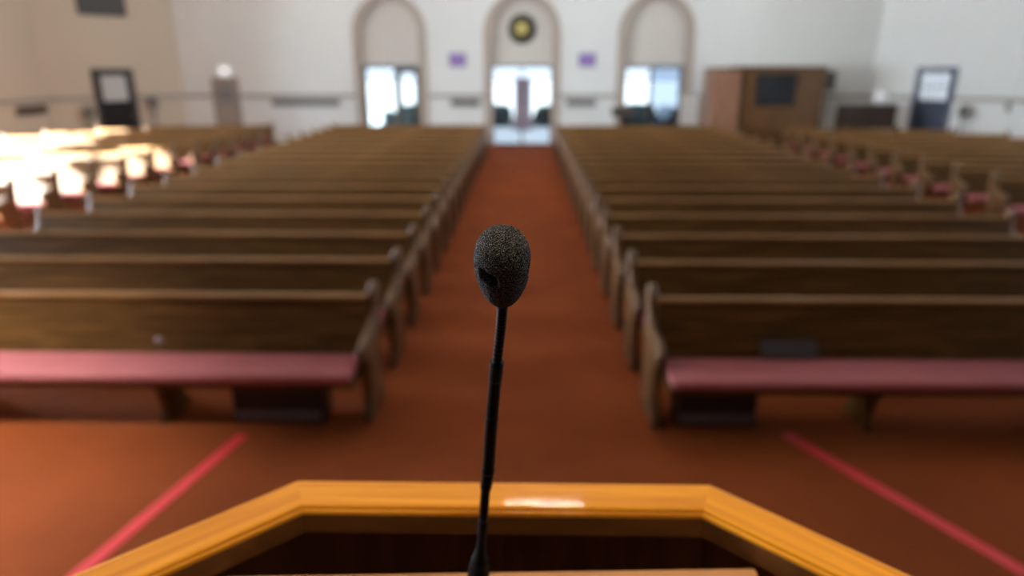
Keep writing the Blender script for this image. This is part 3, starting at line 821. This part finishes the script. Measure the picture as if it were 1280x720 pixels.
bp = nt.nodes.new('ShaderNodeBump'); bp.inputs['Strength'].default_value = 0.6; bp.inputs['Distance'].default_value = .0005
nt.links.new(vo.outputs['Fac'], bp.inputs['Height']); nt.links.new(bp.outputs['Normal'], b.inputs['Normal'])
fo = mesh_obj('foam_windscreen', bm, mf, mic, False)
fo['label'] = 'black foam windscreen with two small hollows'

# ------------------------------------------------------------------ aisle lamp bar and added unseen chandeliers
def chandelier(x, y, z, power, label, bar=False):
    e = tag(empty('chandelier', (x, y, z)), label, 'lamp', 'ceiling chandeliers')
    bm = bmesh.new(); tube(bm, [(0, 0, .1), (0, 0, CH - z)], .015, 8); mesh_obj('stem', bm, M_brass, e)
    bm = bmesh.new(); N = 40
    pts = [(-.5, 0, .1), (.5, 0, .1)] if bar else [(.45*math.cos(2*math.pi*k/N), .45*math.sin(2*math.pi*k/N), .1) for k in range(N+1)]
    tube(bm, pts, .018, 8); mesh_obj('crossbar' if bar else 'ring', bm, M_brass, e)
    for q in range(8):
        a = 2*math.pi*(q+.5)/8; px_, py_ = (-.42 + .12*q, 0) if bar else (.45*math.cos(a), .45*math.sin(a))
        bm = bmesh.new(); tube(bm, [(px_, py_, .1), (px_, py_, .04)] if bar else [(0, 0, .1), (px_, py_, .1)], .010, 6); mesh_obj('arm', bm, M_brass, e)
        bm = bmesh.new(); bmesh.ops.create_uvsphere(bm, u_segments=14, v_segments=8, radius=.028 if bar else .075); g = mesh_obj('globe', bm, M_lampglass, e, True); g.location = (px_, py_, 0)
        l = bpy.data.lights.new('bulb_light', 'POINT'); l.energy = power/8; l.color = (1, .96, .91); l.shadow_soft_size = .025 if bar else .05
        o = bpy.data.objects.new('bulb_light', l); C.objects.link(o); o.location = (px_, py_, -.11 if bar else -.14); o.parent = e
chandelier(0.26, 6.95, 6.5, 90, 'straight brass lamp bar with eight bulbs over the front of the centre aisle', True)
chandelier(-6.8, 16.8, 6.5, 400, 'round brass chandelier over the rear of the left side block')  # made-up lamp added to brighten the left slanted wall and far pews
chandelier(7.6, 17.2, 6.5, 300, 'round brass chandelier over the rear of the right side block')  # made-up lamp added to brighten the right slanted wall and side pews
chandelier(0.15, 16.0, 6.5, 280, 'round brass chandelier over the rear of the centre aisle')  # unseen lamp added as ambient light for the rear of the hall
# spotlights hung from the ceiling
def spotlight(SP, target, power, col, size, blend, label):
    SP = Vector(SP); aim = (Vector(target) - SP).normalized()
    e = tag(empty('ceiling_spotlight', SP), label, 'lamp', 'ceiling spotlights')
    bm = bmesh.new(); lathe(bm, [(.05, -.14), (.075, -.14), (.10, .14), (.092, .14), (.06, -.05), (.05, -.12)], 24, aim.to_track_quat('Z', 'Y').to_matrix().to_4x4()); mesh_obj('can', bm, M_black, e, True)
    bm = bmesh.new(); tube(bm, [(0, 0, .12), (0, 0, CH - SP.z)], .015, 8); mesh_obj('stem', bm, M_black, e)
    l = bpy.data.lights.new('spot_light', 'SPOT'); l.energy = power; l.color = col; l.spot_size = size; l.spot_blend = blend; l.shadow_soft_size = .05
    o = bpy.data.objects.new('spot_light', l); C.objects.link(o); o.location = aim*.16; o.parent = e
    o.rotation_euler = aim.to_track_quat('-Z', 'Y').to_euler()
spotlight((0.3, -0.9, 7.9), (0.0, 0.55, 2.0), 950, (1, .82, .54), R(15.5), .35, 'black ceiling spotlight aimed at the lectern')
spotlight((-5.6, 0.8, 7.9), (-4.9, 3.3, 0.0), 7000, (1, .98, .96), R(44), 1.0, 'black ceiling spotlight aimed at the carpet left of the lectern')  # made-up spotlight, added for the bright patch on the left carpet
